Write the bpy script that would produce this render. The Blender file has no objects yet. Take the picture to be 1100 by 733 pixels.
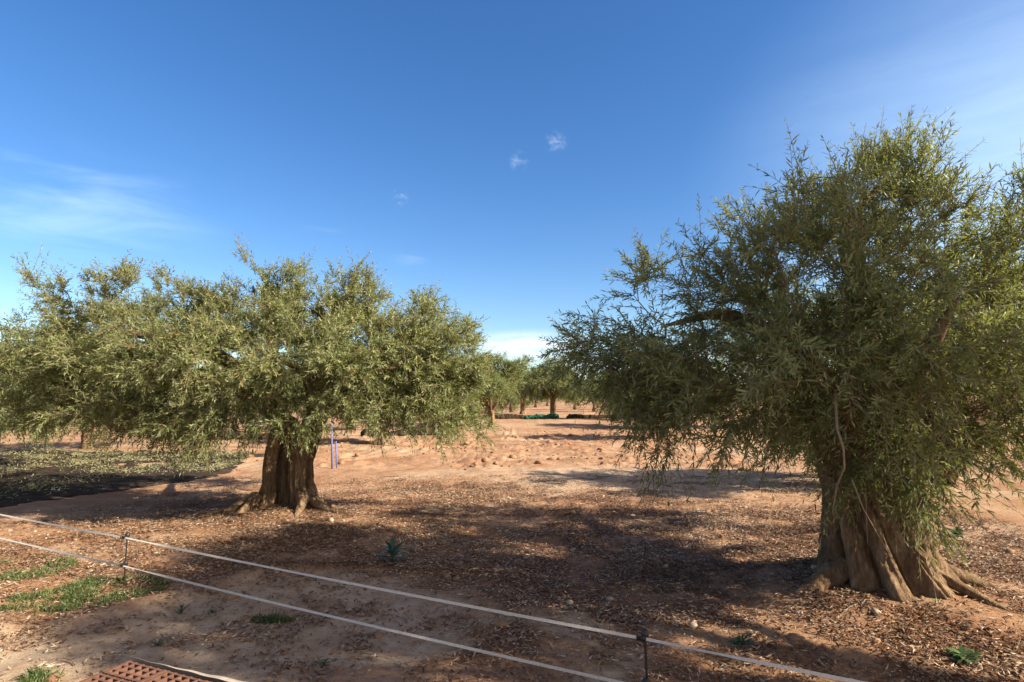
import bpy, math, random
import numpy as np
from mathutils import Vector
R = math.radians
PI = math.pi
rng = np.random.default_rng(11)
random.seed(5)
S = bpy.context.scene
COL = S.collection

# ------------------------------------------------------------------ view geometry
F = 620.0; H = 1.65; HZ = 427.0
PITCH = math.atan((HZ - 366.5) / F)
def at(px, py, Y):
    "point at distance Y ahead seen where the photograph shows (px, py)"
    u = (px - 550) / F; v = (366.5 - py) / F
    y = math.cos(PITCH) - v * math.sin(PITCH); z = math.sin(PITCH) + v * math.cos(PITCH)
    return np.array([u * Y / y, Y, H + z * Y / y])
def onground(px, py, z=0.0):
    u = (px - 550) / F; v = (366.5 - py) / F
    y = math.cos(PITCH) - v * math.sin(PITCH); zz = math.sin(PITCH) + v * math.cos(PITCH)
    t = (z - H) / zz
    return np.array([u * t, y * t])

# ------------------------------------------------------------------ noise
def _h(ix, iy, s):
    n = (ix.astype(np.int64) * 374761393 + iy.astype(np.int64) * 668265263 + s * 974711) & 0xffffffff
    n = ((n ^ (n >> 13)) * 1274126177) & 0xffffffff
    return ((n ^ (n >> 16)) & 0xffff) / 65535.0
def vn(x, y, s=0):
    x = np.asarray(x, float); y = np.asarray(y, float)
    ix = np.floor(x); iy = np.floor(y); fx = x - ix; fy = y - iy
    fx = fx * fx * (3 - 2 * fx); fy = fy * fy * (3 - 2 * fy)
    a = _h(ix, iy, s); b = _h(ix + 1, iy, s); c = _h(ix, iy + 1, s); d = _h(ix + 1, iy + 1, s)
    return (a * (1 - fx) + b * fx) * (1 - fy) + (c * (1 - fx) + d * fx) * fy * 1.0
def fbm(x, y, s=0, o=4):
    t = 0; a = .5; x = np.asarray(x, float); y = np.asarray(y, float)
    for k in range(o):
        t = t + a * vn(x, y, s + k * 17); x = x * 2.03 + 3.1; y = y * 2.03 + 1.7; a *= .5
    return t / (1 - .5 ** o)
def sm(a, b, x):
    t = np.clip((x - a) / (b - a), 0, 1); return t * t * (3 - 2 * t)

RT = np.array([3.12, 5.06]); LT = np.array([-3.28, 8.5])       # where the two big trees stand

def edge(x): return np.interp(x, [-6, -3.2, -2.4, -1, .4, 1.1, 1.7], [4.0, 4.4, 5.2, 5.3, 4.75, 4.2, 2.6])
def field(x, y):
    "soil zones: litter density, pale dust, loose clods (0..1 each)"
    x = np.asarray(x, float); y = np.asarray(y, float)
    dr = np.hypot((x - RT[0]) / 1.0, y - RT[1]); dl = np.hypot(x - LT[0], y - LT[1])
    n = fbm(x * .9, y * .9, 3); n2 = fbm(x * 2.6, y * 2.6, 8)
    lit = np.maximum(1 - sm(2.2, 5.2, dr), .9 * (1 - sm(2.5, 5.8, np.hypot(x + 1.2, (y - 7.6) * 1.25))))
    lit = np.maximum(lit, .55 * (1 - sm(1.5, 4, dl)))
    # bare trodden strip along the front left, running up to the tape fence
    side = y - edge(x)                               # <0 in front of the strip edge
    path = 1 - sm(-.35, .45, side + (n - .5) * 1.5)
    path = path * (1 - .97 * sm(.5, 1.7, x + (n2 - .5) * 1.2)) * (1 - .75 * sm(.50, .62, fbm(x * 1.7 + 4, y * 1.7, 29)) * sm(-2.2, -.4, x))
    grey = (1 - sm(.8, 1.35, np.hypot((x - 3.6) / 2.9, (y - 12.0) / 1.9) + (n - .5) * .9))
    bare = sm(.50, .62, fbm(x * .75 + 9, y * .75, 41)) * .8
    lit = np.clip(lit * (1 - .93 * path) * (1 - .9 * grey) * (1 - bare * .8) * (.22 + 1.45 * sm(.34, .62, n2)), 0, 1)
    dust = np.clip(path * .9 + grey * .8 + .55 * sm(.52, .66, fbm(x * .5, y * .7, 77)) * (1 - lit), 0, 1)
    clod = sm(13, 15, y + (n - .5) * 3) * (1 - sm(26, 34, y)) * (.4 + .6 * sm(.4, .6, n))
    return lit, dust, clod

def gh(x, y):
    x = np.asarray(x, float); y = np.asarray(y, float)
    r = np.hypot(x, y)
    fade = 1 / (1 + (r / 45.0) ** 2)
    z = (fbm(x * .28, y * .28, 1) - .5) * .16 * np.minimum(1, r / 4)
    z = z + (fbm(x * 1.7, y * 1.7, 2) - .5) * .075
    z = z + (fbm(x * 7, y * 7, 5, 3) - .5) * .03 * fade
    dr = np.hypot(x - RT[0], y - RT[1]); dl = np.hypot(x - LT[0], y - LT[1])
    z = z + .19 * np.exp(-(dr / 1.05) ** 2) + .10 * np.exp(-(dl / .8) ** 2)
    lit, dust, clod = field(x, y)
    z = z + clod * (.07 * sm(.45, .72, fbm(x * 3.6, y * 3.6, 23, 4)) + .06 * (fbm(x * 9, y * 9, 27, 3) - .5))
    # low rim where the trodden strip meets the litter
    side = y - edge(x)
    z = z + .05 * np.exp(-((side - .1 + (fbm(x * .9, y * .9, 3) - .5) * 1.6) / .22) ** 2) * (1 - sm(-1.6, -.8, x))
    return z * (1 - sm(60, 200, r))
def ghs(x, y): return float(gh(np.array([x]), np.array([y]))[0])

# ------------------------------------------------------------------ mesh helpers
def mesh_np(name, V, faces_list, mat, parent=None, attrs=None, smooth=False, loc=None):
    """V (n,3); faces_list: list of int arrays (m,k). one mesh object."""
    me = bpy.data.meshes.new(name)
    V = np.asarray(V, np.float32)
    if loc is not None: V = V - np.asarray(loc, np.float32)
    me.vertices.add(len(V)); me.vertices.foreach_set('co', V.ravel())
    idx = np.concatenate([f.ravel() for f in faces_list]).astype(np.int32)
    tot = np.concatenate([np.full(len(f), f.shape[1], np.int32) for f in faces_list])
    st = np.concatenate([[0], np.cumsum(tot)[:-1]]).astype(np.int32)
    me.loops.add(len(idx)); me.loops.foreach_set('vertex_index', idx)
    me.polygons.add(len(tot)); me.polygons.foreach_set('loop_start', st); me.polygons.foreach_set('loop_total', tot)
    me.polygons.foreach_set('use_smooth', np.full(len(tot), smooth, bool))
    me.update(calc_edges=True)
    for k, a in (attrs or {}).items():
        at_ = me.attributes.new(k, 'FLOAT', 'POINT'); at_.data.foreach_set('value', np.asarray(a, np.float32))
    me.materials.append(mat)
    o = bpy.data.objects.new(name, me); COL.objects.link(o)
    if parent: o.parent = parent
    return o
class MB:
    def __init__(s): s.v = []; s.f4 = []; s.f3 = []; s.n = 0; s.a = []
    def add(s, V, f4=None, f3=None, a=0.0):
        V = np.asarray(V, float)
        if f4 is not None and len(f4): s.f4.append(np.asarray(f4) + s.n)
        if f3 is not None and len(f3): s.f3.append(np.asarray(f3) + s.n)
        s.v.append(V); s.n += len(V)
        s.a.append(np.broadcast_to(np.asarray(a, float), (len(V),)))
    def build(s, name, mat, parent=None, smooth=False, loc=None):
        fl = []
        if s.f4: fl.append(np.concatenate(s.f4))
        if s.f3: fl.append(np.concatenate(s.f3))
        return mesh_np(name, np.concatenate(s.v), fl, mat, parent, {'rnd': np.concatenate(s.a)}, smooth, loc)
    def box(s, c, d, rz=0, tilt=0):
        c = np.asarray(c, float); d = np.asarray(d, float) / 2
        P = np.array([[x, y, z] for x in (-1, 1) for y in (-1, 1) for z in (-1, 1)]) * d
        if tilt: P = P @ np.array([[math.cos(tilt), 0, -math.sin(tilt)], [0, 1, 0], [math.sin(tilt), 0, math.cos(tilt)]])
        cs, sn = math.cos(rz), math.sin(rz)
        P = np.stack([P[:, 0] * cs - P[:, 1] * sn, P[:, 0] * sn + P[:, 1] * cs, P[:, 2]], 1) + c
        s.add(P, [[0, 1, 3, 2], [4, 6, 7, 5], [0, 4, 5, 1], [2, 3, 7, 6], [0, 2, 6, 4], [1, 5, 7, 3]])
    def tube(s, pts, rad, n=8, cap=True, a=0.0):
        pts = np.asarray(pts, float); m = len(pts)
        rad = np.broadcast_to(np.asarray(rad, float), (m,))
        T = np.gradient(pts, axis=0); T /= np.linalg.norm(T, axis=1)[:, None] + 1e-9
        ref = np.array([.31, .93, .2]) if abs(T[:, 2]).mean() > .7 else np.array([.13, .2, 1.])
        A = np.cross(T, ref); A /= np.linalg.norm(A, axis=1)[:, None] + 1e-9; B = np.cross(T, A)
        th = np.arange(n) / n * 2 * PI
        V = pts[:, None] + rad[:, None, None] * (np.cos(th)[None, :, None] * A[:, None] + np.sin(th)[None, :, None] * B[:, None])
        V = V.reshape(-1, 3)
        i = np.arange(m - 1)[:, None] * n; j = np.arange(n)[None]; k = (j + 1) % n
        f = np.stack([i + j, i + k, i + n + k, i + n + j], -1).reshape(-1, 4)
        f3 = []
        if cap:
            V = np.concatenate([V, pts[:1], pts[-1:]]); a0 = m * n
            f3 = [[(q + 1) % n, q, a0] for q in range(n)] + [[(m - 1) * n + q, (m - 1) * n + (q + 1) % n, a0 + 1] for q in range(n)]
        s.add(V, f, f3, a)

def tag(o, label, cat, group=None, kind=None):
    o['label'] = label; o['category'] = cat
    if group: o['group'] = group
    if kind: o['kind'] = kind
    return o
def empty(name, loc, rz=0):
    o = bpy.data.objects.new(name, None); COL.objects.link(o); o.location = loc; o.rotation_euler.z = rz
    o.empty_display_size = .2
    return o
def copy_tree(o, parent=None):
    c = o.copy(); COL.objects.link(c)
    if parent: c.parent = parent
    for ch in list(o.children): copy_tree(ch, c)
    return c

# ------------------------------------------------------------------ materials
def newmat(name):
    m = bpy.data.materials.new(name); m.use_nodes = True
    nt = m.node_tree; nt.nodes.clear()
    out = nt.nodes.new('ShaderNodeOutputMaterial')
    return m, nt, out
def N(nt, t, **kw):
    n = nt.nodes.new(t)
    for k, v in kw.items():
        if k in ('inp',):
            for kk, vv in v.items(): n.inputs[kk].default_value = vv
        else: setattr(n, k, v)
    return n
def ramp(nt, fac, stops):
    r = nt.nodes.new('ShaderNodeValToRGB'); e = r.color_ramp.elements
    while len(e) < len(stops): e.new(.5)
    for q, (p, c) in zip(e, stops):
        q.position = p; q.color = (c[0], c[1], c[2], 1)
    nt.links.new(fac, r.inputs[0]); return r.outputs[0]
def mix(nt, fac, a, b, blend='MIX'):
    m = nt.nodes.new('ShaderNodeMix'); m.data_type = 'RGBA'; m.blend_type = blend
    for s, v in ((m.inputs[0], fac), (m.inputs[6], a), (m.inputs[7], b)):
        if hasattr(v, 'node'): nt.links.new(v, s)
        elif isinstance(v, (int, float)): s.default_value = v
        else: s.default_value = (v[0], v[1], v[2], 1)
    return m.outputs[2]
def math_(nt, op, a, b=0.0, clamp=False):
    m = nt.nodes.new('ShaderNodeMath'); m.operation = op; m.use_clamp = clamp
    for s, v in ((m.inputs[0], a), (m.inputs[1], b)):
        if hasattr(v, 'node'): nt.links.new(v, s)
        else: s.default_value = v
    return m.outputs[0]
def noise(nt, scale, detail=4, vec=None, rough=.6, dist=0):
    n = nt.nodes.new('ShaderNodeTexNoise'); n.inputs['Scale'].default_value = scale
    n.inputs['Detail'].default_value = detail; n.inputs['Roughness'].default_value = rough; n.inputs['Distortion'].default_value = dist
    if vec is not None: nt.links.new(vec, n.inputs['Vector'])
    return n.outputs[0]
def attr(nt, name):
    a = nt.nodes.new('ShaderNodeAttribute'); a.attribute_name = name; return a.outputs['Fac']
def pos(nt): return nt.nodes.new('ShaderNodeNewGeometry').outputs['Position']
def principled(nt, out, col, rough=.8, spec=.3, bump=None, bstr=.5, bdist=.02):
    b = nt.nodes.new('ShaderNodeBsdfPrincipled')
    if hasattr(col, 'node'): nt.links.new(col, b.inputs['Base Color'])
    else: b.inputs['Base Color'].default_value = (*col, 1)
    if hasattr(rough, 'node'): nt.links.new(rough, b.inputs['Roughness'])
    else: b.inputs['Roughness'].default_value = rough
    b.inputs['Specular IOR Level'].default_value = spec
    if bump is not None:
        bp = nt.nodes.new('ShaderNodeBump'); bp.inputs['Strength'].default_value = bstr; bp.inputs['Distance'].default_value = bdist
        nt.links.new(bump, bp.inputs['Height']); nt.links.new(bp.outputs[0], b.inputs['Normal'])
    nt.links.new(b.outputs[0], out.inputs[0]); return b

def leaf_mat(name, top, under, trans=.3, rough=.5, spec=.35, tcol=None):
    "leaf: coloured face, paler underside, some light passing through"
    m, nt, out = newmat(name)
    r = attr(nt, 'rnd')
    back = nt.nodes.new('ShaderNodeNewGeometry').outputs['Backfacing']
    c = ramp(nt, r, top); u = ramp(nt, r, under)
    col = mix(nt, back, c, u)
    b = nt.nodes.new('ShaderNodeBsdfPrincipled'); nt.links.new(col, b.inputs['Base Color'])
    b.inputs['Roughness'].default_value = rough; b.inputs['Specular IOR Level'].default_value = spec
    t = nt.nodes.new('ShaderNodeBsdfTranslucent')
    if tcol: t.inputs[0].default_value = (*tcol, 1)
    else: nt.links.new(c, t.inputs[0])
    ms = nt.nodes.new('ShaderNodeMixShader'); ms.inputs[0].default_value = trans
    nt.links.new(b.outputs[0], ms.inputs[1]); nt.links.new(t.outputs[0], ms.inputs[2]); nt.links.new(ms.outputs[0], out.inputs[0])
    return m
M = {}
M['leaf'] = leaf_mat('olive_leaf',
    [(0, (.040, .064, .022)), (.4, (.095, .128, .042)), (.8, (.185, .205, .068)), (.96, (.26, .24, .09)), (1, (.30, .18, .08))],
    [(0, (.14, .17, .095)), (.6, (.245, .285, .160)), (1, (.34, .34, .20))], .36, tcol=(.28, .31, .06))
M['leaf_far'] = M['leaf']
M['weed'] = leaf_mat('weed_leaf', [(0, (.03, .07, .03)), (.6, (.06, .12, .04)), (1, (.12, .18, .05))], [(0, (.05, .09, .05)), (1, (.12, .17, .07))], .3)
M['bluegreen'] = leaf_mat('broad_leaf', [(0, (.018, .060, .042)), (1, (.035, .095, .065))], [(0, (.04, .09, .07)), (1, (.06, .12, .09))], .15, .3, .5)
M['grass'] = leaf_mat('grass_blade', [(0, (.030, .060, .018)), (.6, (.065, .115, .028)), (1, (.24, .20, .09))], [(0, (.06, .10, .03)), (1, (.2, .2, .09))], .3)
M['litter'] = leaf_mat('dry_leaf',
    [(0, (.050, .026, .016)), (.3, (.145, .068, .036)), (.55, (.24, .132, .074)), (.75, (.33, .208, .128)), (.92, (.42, .33, .24)), (1, (.55, .47, .37))],
    [(0, (.10, .058, .036)), (.5, (.27, .175, .11)), (1, (.55, .47, .37))], .08, .55, .3)
M['clip'] = leaf_mat('cut_leaf', [(0, (.08, .085, .03)), (.5, (.20, .19, .065)), (1, (.36, .31, .14))], [(0, (.2, .2, .13)), (1, (.34, .32, .2))], .15)

def bark(name, cols, sc=1.0):
    m, nt, out = newmat(name)
    tc = nt.nodes.new('ShaderNodeTexCoord'); mp = nt.nodes.new('ShaderNodeMapping'); mp.inputs['Scale'].default_value = (1, 1, .22)
    nt.links.new(tc.outputs['Object'], mp.inputs[0])
    n1 = noise(nt, 9 * sc, 8, mp.outputs[0], .65, .4); n2 = noise(nt, 34 * sc, 6, mp.outputs[0], .7); n3 = noise(nt, 2.2 * sc, 3, tc.outputs['Object'])
    f = math_(nt, 'ADD', math_(nt, 'MULTIPLY', n1, .55), math_(nt, 'MULTIPLY', n2, .45))
    c = ramp(nt, f, [(.3, cols[0]), (.5, cols[1]), (.68, cols[2])])
    c = mix(nt, math_(nt, 'MULTIPLY', n3, .7), c, cols[3], 'MULTIPLY') if len(cols) > 3 else c
    principled(nt, out, c, .9, .15, f, 1.0, .06)
    return m
M['bark'] = bark('olive_bark', [(.032, .021, .013), (.165, .106, .064), (.36, .255, .165)])
M['twig'] = bark('twig_bark', [(.12, .09, .06), (.26, .20, .14), (.38, .31, .23)], 2)
M['twig_pale'] = bark('sucker_bark', [(.2, .15, .1), (.34, .27, .19), (.45, .38, .28)], 2)

def ground_mat():
    m, nt, out = newmat('orchard_soil')
    p = pos(nt)
    n1 = noise(nt, .8, 5, p); n2 = noise(nt, 5, 6, p, .65); n3 = noise(nt, 38, 5, p, .7); n4 = noise(nt, 140, 3, p, .7)
    red = ramp(nt, n1, [(.3, (.23, .118, .066)), (.5, (.32, .188, .114)), (.7, (.40, .265, .175))])
    pale = ramp(nt, n2, [(.3, (.31, .222, .150)), (.55, (.42, .318, .228)), (.75, (.50, .40, .298))])
    d = attr(nt, 'dust'); l = attr(nt, 'litter')
    dn = math_(nt, 'ADD', d, math_(nt, 'MULTIPLY', math_(nt, 'SUBTRACT', n2, .5), 1.1), True)
    c = mix(nt, dn, red, pale)
    brown = ramp(nt, n3, [(.3, (.078, .034, .018)), (.5, (.180, .083, .043)), (.68, (.30, .165, .092)), (.8, (.42, .31, .21))])
    ln = math_(nt, 'MULTIPLY', l, math_(nt, 'ADD', .35, n2), True)
    c = mix(nt, ln, c, brown)
    g = ramp(nt, n4, [(.25, (.55, .52, .5)), (.5, (1, 1, 1)), (.8, (1.15, 1.12, 1.1))])
    c = mix(nt, .8, c, g, 'MULTIPLY')
    cr = ramp(nt, noise(nt, 16, 4, p, .6), [(.32, (.62, .56, .52)), (.46, (1, 1, 1))])
    c = mix(nt, .7, c, cr, 'MULTIPLY')
    hgt = math_(nt, 'ADD', math_(nt, 'MULTIPLY', n3, .6), math_(nt, 'MULTIPLY', n4, .3))
    principled(nt, out, c, .95, .1, hgt, .8, .03)
    return m
M['soil'] = ground_mat()
def simple(name, c0, c1, sc=20, rough=.7, spec=.3, bstr=.3, bdist=.005):
    m, nt, out = newmat(name)
    tc = nt.nodes.new('ShaderNodeTexCoord').outputs['Object']
    n = noise(nt, sc, 5, tc, .65)
    principled(nt, out, ramp(nt, n, [(.32, c0), (.68, c1)]), rough, spec, n, bstr, bdist)
    return m
M['stone'] = simple('pale_stone', (.24, .17, .12), (.45, .36, .28), 12, .9, .2)
M['clod'] = simple('soil_clod', (.17, .092, .055), (.33, .2, .13), 9, .95, .1, .6, .02)
M['tape'] = simple('woven_tape', (.42, .39, .355), (.56, .53, .48), 60, .6, .3)
M['black'] = simple('black_plastic', (.012, .012, .012), (.03, .028, .026), 30, .45, .4)
M['net'] = simple('black_net', (.014, .011, .009), (.06, .045, .034), 7, .95, .05, .8, .02)
M['netgreen'] = simple('green_net', (.004, .05, .034), (.012, .10, .065), 8, .7, .25, .6, .02)
M['blue'] = simple('blue_pipe', (.09, .10, .27), (.14, .16, .36), 20, .5, .4)
M['white'] = simple('white_pipe', (.7, .68, .64), (.82, .8, .76), 20, .5, .4)
M['brick'] = simple('terracotta', (.085, .042, .032), (.16, .085, .062), 26, .9, .15, .4, .003)
M['film'] = simple('wrap_film', (.30, .25, .21), (.44, .38, .33), 14, .35, .5, .4, .01)
M['wood'] = simple('pallet_wood', (.2, .13, .08), (.36, .26, .17), 14, .85, .2)

# ------------------------------------------------------------------ leaves, shoots and branches
def unit(a): return a / (np.linalg.norm(a, axis=-1, keepdims=True) + 1e-9)
def leaves_mesh(P, A, Nn, L, W, curl=.15, rich=True):
    "lanceolate blades: base P, axis A, normal Nn, length L, width W -> verts, faces"
    n = len(P); A = unit(A); B = unit(np.cross(A, Nn)); Nn = np.cross(B, A)
    L = L[:, None]; W = W[:, None]
    if rich:
        V = np.stack([P, P + A * L * .30 + B * W * .46 - Nn * L * curl * .05, P + A * L * .30 - B * W * .46 - Nn * L * curl * .05,
                      P + A * L * .68 + B * W * .40 - Nn * L * curl * .3, P + A * L * .68 - B * W * .40 - Nn * L * curl * .3,
                      P + A * L - Nn * L * curl], 1).reshape(-1, 3)
        b = np.arange(n)[:, None] * 6
        return V, [b + np.array([[1, 3, 4, 2]])], [b + np.array([[0, 1, 2]]), b + np.array([[3, 5, 4]])], 6
    V = np.stack([P, P + A * L * .45 + B * W * .5, P + A * L - Nn * L * curl, P + A * L * .45 - B * W * .5], 1).reshape(-1, 3)
    b = np.arange(n)[:, None] * 4
    return V, [b + np.array([[0, 1, 2, 3]])], [], 4
def leaf_object(name, mat, parent, P, A, Nn, L, W, rnd, curl=.15, rich=True):
    V, f4, f3, k = leaves_mesh(P, A, Nn, L, W, curl, rich)
    return mesh_np(name, V, [np.concatenate(f4)] + ([np.concatenate(f3)] if f3 else []), mat, parent, {'rnd': np.repeat(rnd, k)})

def sample_lobes(lobes, n, g):
    "random points in a set of ellipsoids (c, r, weight), more of them near the outside"
    w = np.array([l[2] * (l[1][0] * l[1][1] * l[1][2]) ** .75 for l in lobes]); w /= w.sum()
    k = g.choice(len(lobes), n, p=w)
    C = np.array([l[0] for l in lobes])[k]; Rr = np.array([l[1] for l in lobes])[k]
    d = unit(g.normal(size=(n, 3))); r = g.random(n)[:, None] ** .45
    return C + d * r * Rr, unit(d / Rr)

def grow(limbs, pts, g, step=.13, alpha=.28):
    """limbs: list of (polyline (m,3), r0, r1); returns nodes, parent, min radius"""
    P = []; par = []; plen = []; rmin = []
    for pl, r0, r1 in limbs:
        pl = np.asarray(pl, float)
        seg = np.linalg.norm(np.diff(pl, axis=0), axis=1); s = np.concatenate([[0], np.cumsum(seg)])
        m = max(4, int(s[-1] / step)); t = np.linspace(0, s[-1], m)
        q = np.stack([np.interp(t, s, pl[:, k]) for k in range(3)], 1)
        for i in range(m):
            P.append(q[i]); par.append(-1 if i == 0 else len(P) - 2); plen.append(t[i] * .5); rmin.append(r0 + (r1 - r0) * t[i] / s[-1])
    nl = len(P)
    cap = nl + len(pts) * 14
    A = np.zeros((cap, 3)); A[:nl] = P; pl_ = np.zeros(cap); pl_[:nl] = plen
    par = list(par); n = nl
    d0 = np.min(np.linalg.norm(pts[:, None] - A[None, :nl], axis=2), axis=1)
    tips = []
    for i in np.argsort(d0):
        p = pts[i]
        d = np.linalg.norm(A[:n] - p, axis=1); j = int(np.argmin(d + alpha * pl_[:n]))
        D = d[j]; m = min(13, max(1, int(math.ceil(D / step))))
        a = A[j].copy(); off = g.normal(size=3) * D * .07; off[2] += D * .10
        last = j
        for k in range(1, m + 1):
            if n >= cap: break
            t = k / m
            A[n] = a + (p - a) * t + off * 4 * t * (1 - t) + (g.normal(size=3) * .012 if k < m else 0)
            pl_[n] = pl_[last] + D / m; par.append(last); last = n; n += 1
        tips.append(last)
    A = A[:n]; par = np.array(par)
    e = 2.35; acc = np.zeros(n); r = np.zeros(n)
    cnt = np.zeros(n, int)
    for i in range(n - 1, -1, -1):
        v = acc[i] if acc[i] > 0 else .0028 ** e
        r[i] = v ** (1 / e)
        if par[i] >= 0: acc[par[i]] += v; cnt[par[i]] += 1
    rm = np.zeros(n); rm[:nl] = rmin
    return A, par, r, rm, nl, np.array(tips), cnt

def branch_mesh(A, par, r, start, sides=5):
    idx = np.arange(start, len(A)); idx = idx[par[idx] >= 0]
    p = par[idx]; D = unit(A[idx] - A[p])
    own = np.zeros_like(A); own[idx] = D
    main = {}
    for i, q in zip(idx, p):
        if q not in main or r[i] > r[main[q]]: main[q] = i
    ismain = np.array([main[q] == i for i, q in zip(idx, p)]) & (p >= start)
    nxt = np.array([main.get(i, -1) for i in idx])
    Dend = np.where((nxt >= 0)[:, None], unit(D + own[np.maximum(nxt, 0)]), D)
    dend = np.zeros_like(A); dend[idx] = Dend
    Ds = np.where(ismain[:, None], dend[p], D)
    rs = np.where(ismain, r[p], np.minimum(r[idx] * 1.15, r[p]))
    def ring(C, D, rr):
        a = np.cross(D, np.array([.37, .61, .7])); a = unit(a); b = np.cross(D, a)
        th = np.arange(sides) / sides * 2 * PI
        return C[:, None] + rr[:, None, None] * (np.cos(th)[None, :, None] * a[:, None] + np.sin(th)[None, :, None] * b[:, None])
    V = np.concatenate([ring(A[p], Ds, rs), ring(A[idx], Dend, r[idx])], 1)      # n, 2*sides, 3
    n = len(idx); b = np.arange(n)[:, None, None] * 2 * sides
    j = np.arange(sides)
    f = np.stack([j, (j + 1) % sides, sides + (j + 1) % sides, sides + j], -1)[None]
    return V.reshape(-1, 3), (b + f).reshape(-1, 4)

def shoots(base, dirs, length, droop, g, K=22, nseg=5):
    "curved leafy shoots; returns spine points (S,nseg+1,3)"
    Sn = len(base); t = np.linspace(0, 1, nseg + 1)
    side = unit(np.cross(dirs, g.normal(size=(Sn, 3))))
    bend = g.normal(0, .12, Sn)
    L = length[:, None, None]
    X = base[:, None] + dirs[:, None] * (t[None, :, None] * L) + side[:, None] * (bend[:, None] * t[None] ** 2)[:, :, None] * L
    X[:, :, 2] -= droop[:, None] * t[None] ** 2 * length[:, None]
    return X
def shoot_leaves(X, g, K, Lm, Wm):
    Sn, m, _ = X.shape
    t = (np.arange(K) // 2 * 2 + 1.2) / (K + 1)
    t = np.clip(t[None] + g.normal(0, .015, (Sn, K)), .06, .995)
    f = t * (m - 1); i = np.minimum(f.astype(int), m - 2); w = (f - i)[..., None]
    ii = np.arange(Sn)[:, None]
    P = X[ii, i] * (1 - w) + X[ii, i + 1] * w
    T = unit(X[ii, i + 1] - X[ii, i])
    a0 = g.random((Sn, 1)) * 2 * PI
    ph = a0 + (np.arange(K) % 2)[None] * PI + (np.arange(K) // 2)[None] * (PI / 2) + g.normal(0, .45, (Sn, K))
    ref = np.array([.3, .2, .93]); u = unit(np.cross(T, ref)); v = np.cross(T, u)
    S_ = np.cos(ph)[..., None] * u + np.sin(ph)[..., None] * v
    sp = g.uniform(.55, 1.15, (Sn, K))[..., None]
    A = unit(T * np.cos(sp) + S_ * np.sin(sp) + g.normal(0, .22, (Sn, K, 3)))
    Nn = unit(T * np.sin(sp) - S_ * np.cos(sp) + g.normal(0, .35, (Sn, K, 3)))
    Nn = -Nn * np.where((-Nn[..., 2:3] + .25) < 0, -1, 1)              # most blades lie face up
    env = (.62 + .38 * np.sin(np.clip(t, 0, 1) * PI * .92 + .12))
    L = Lm * g.uniform(.7, 1.2, (Sn, K)) * env; W = Wm * g.uniform(.75, 1.2, (Sn, K)) * env
    keep = g.random((Sn, K)) < .93
    return P[keep], A[keep], Nn[keep], L[keep], W[keep], np.repeat(np.arange(Sn), K)[keep.ravel()]
def stem_mesh(X, r0, r1, sides=3):
    Sn, m, _ = X.shape
    T = unit(np.gradient(X, axis=1)); a = unit(np.cross(T, np.array([.37, .61, .7]))); b = np.cross(T, a)
    rr = np.linspace(r0, r1, m)[None, :, None, None]
    th = np.arange(sides) / sides * 2 * PI
    V = X[:, :, None] + rr * (np.cos(th)[:, None] * a[:, :, None] + np.sin(th)[:, None] * b[:, :, None])
    base = (np.arange(Sn)[:, None, None] * m + np.arange(m - 1)[None, :, None]) * sides
    j = np.arange(sides); f = np.stack([base + j, base + (j + 1) % sides, base + sides + (j + 1) % sides, base + sides + j], -1)
    return V.reshape(-1, 3), f.reshape(-1, 4)

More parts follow.
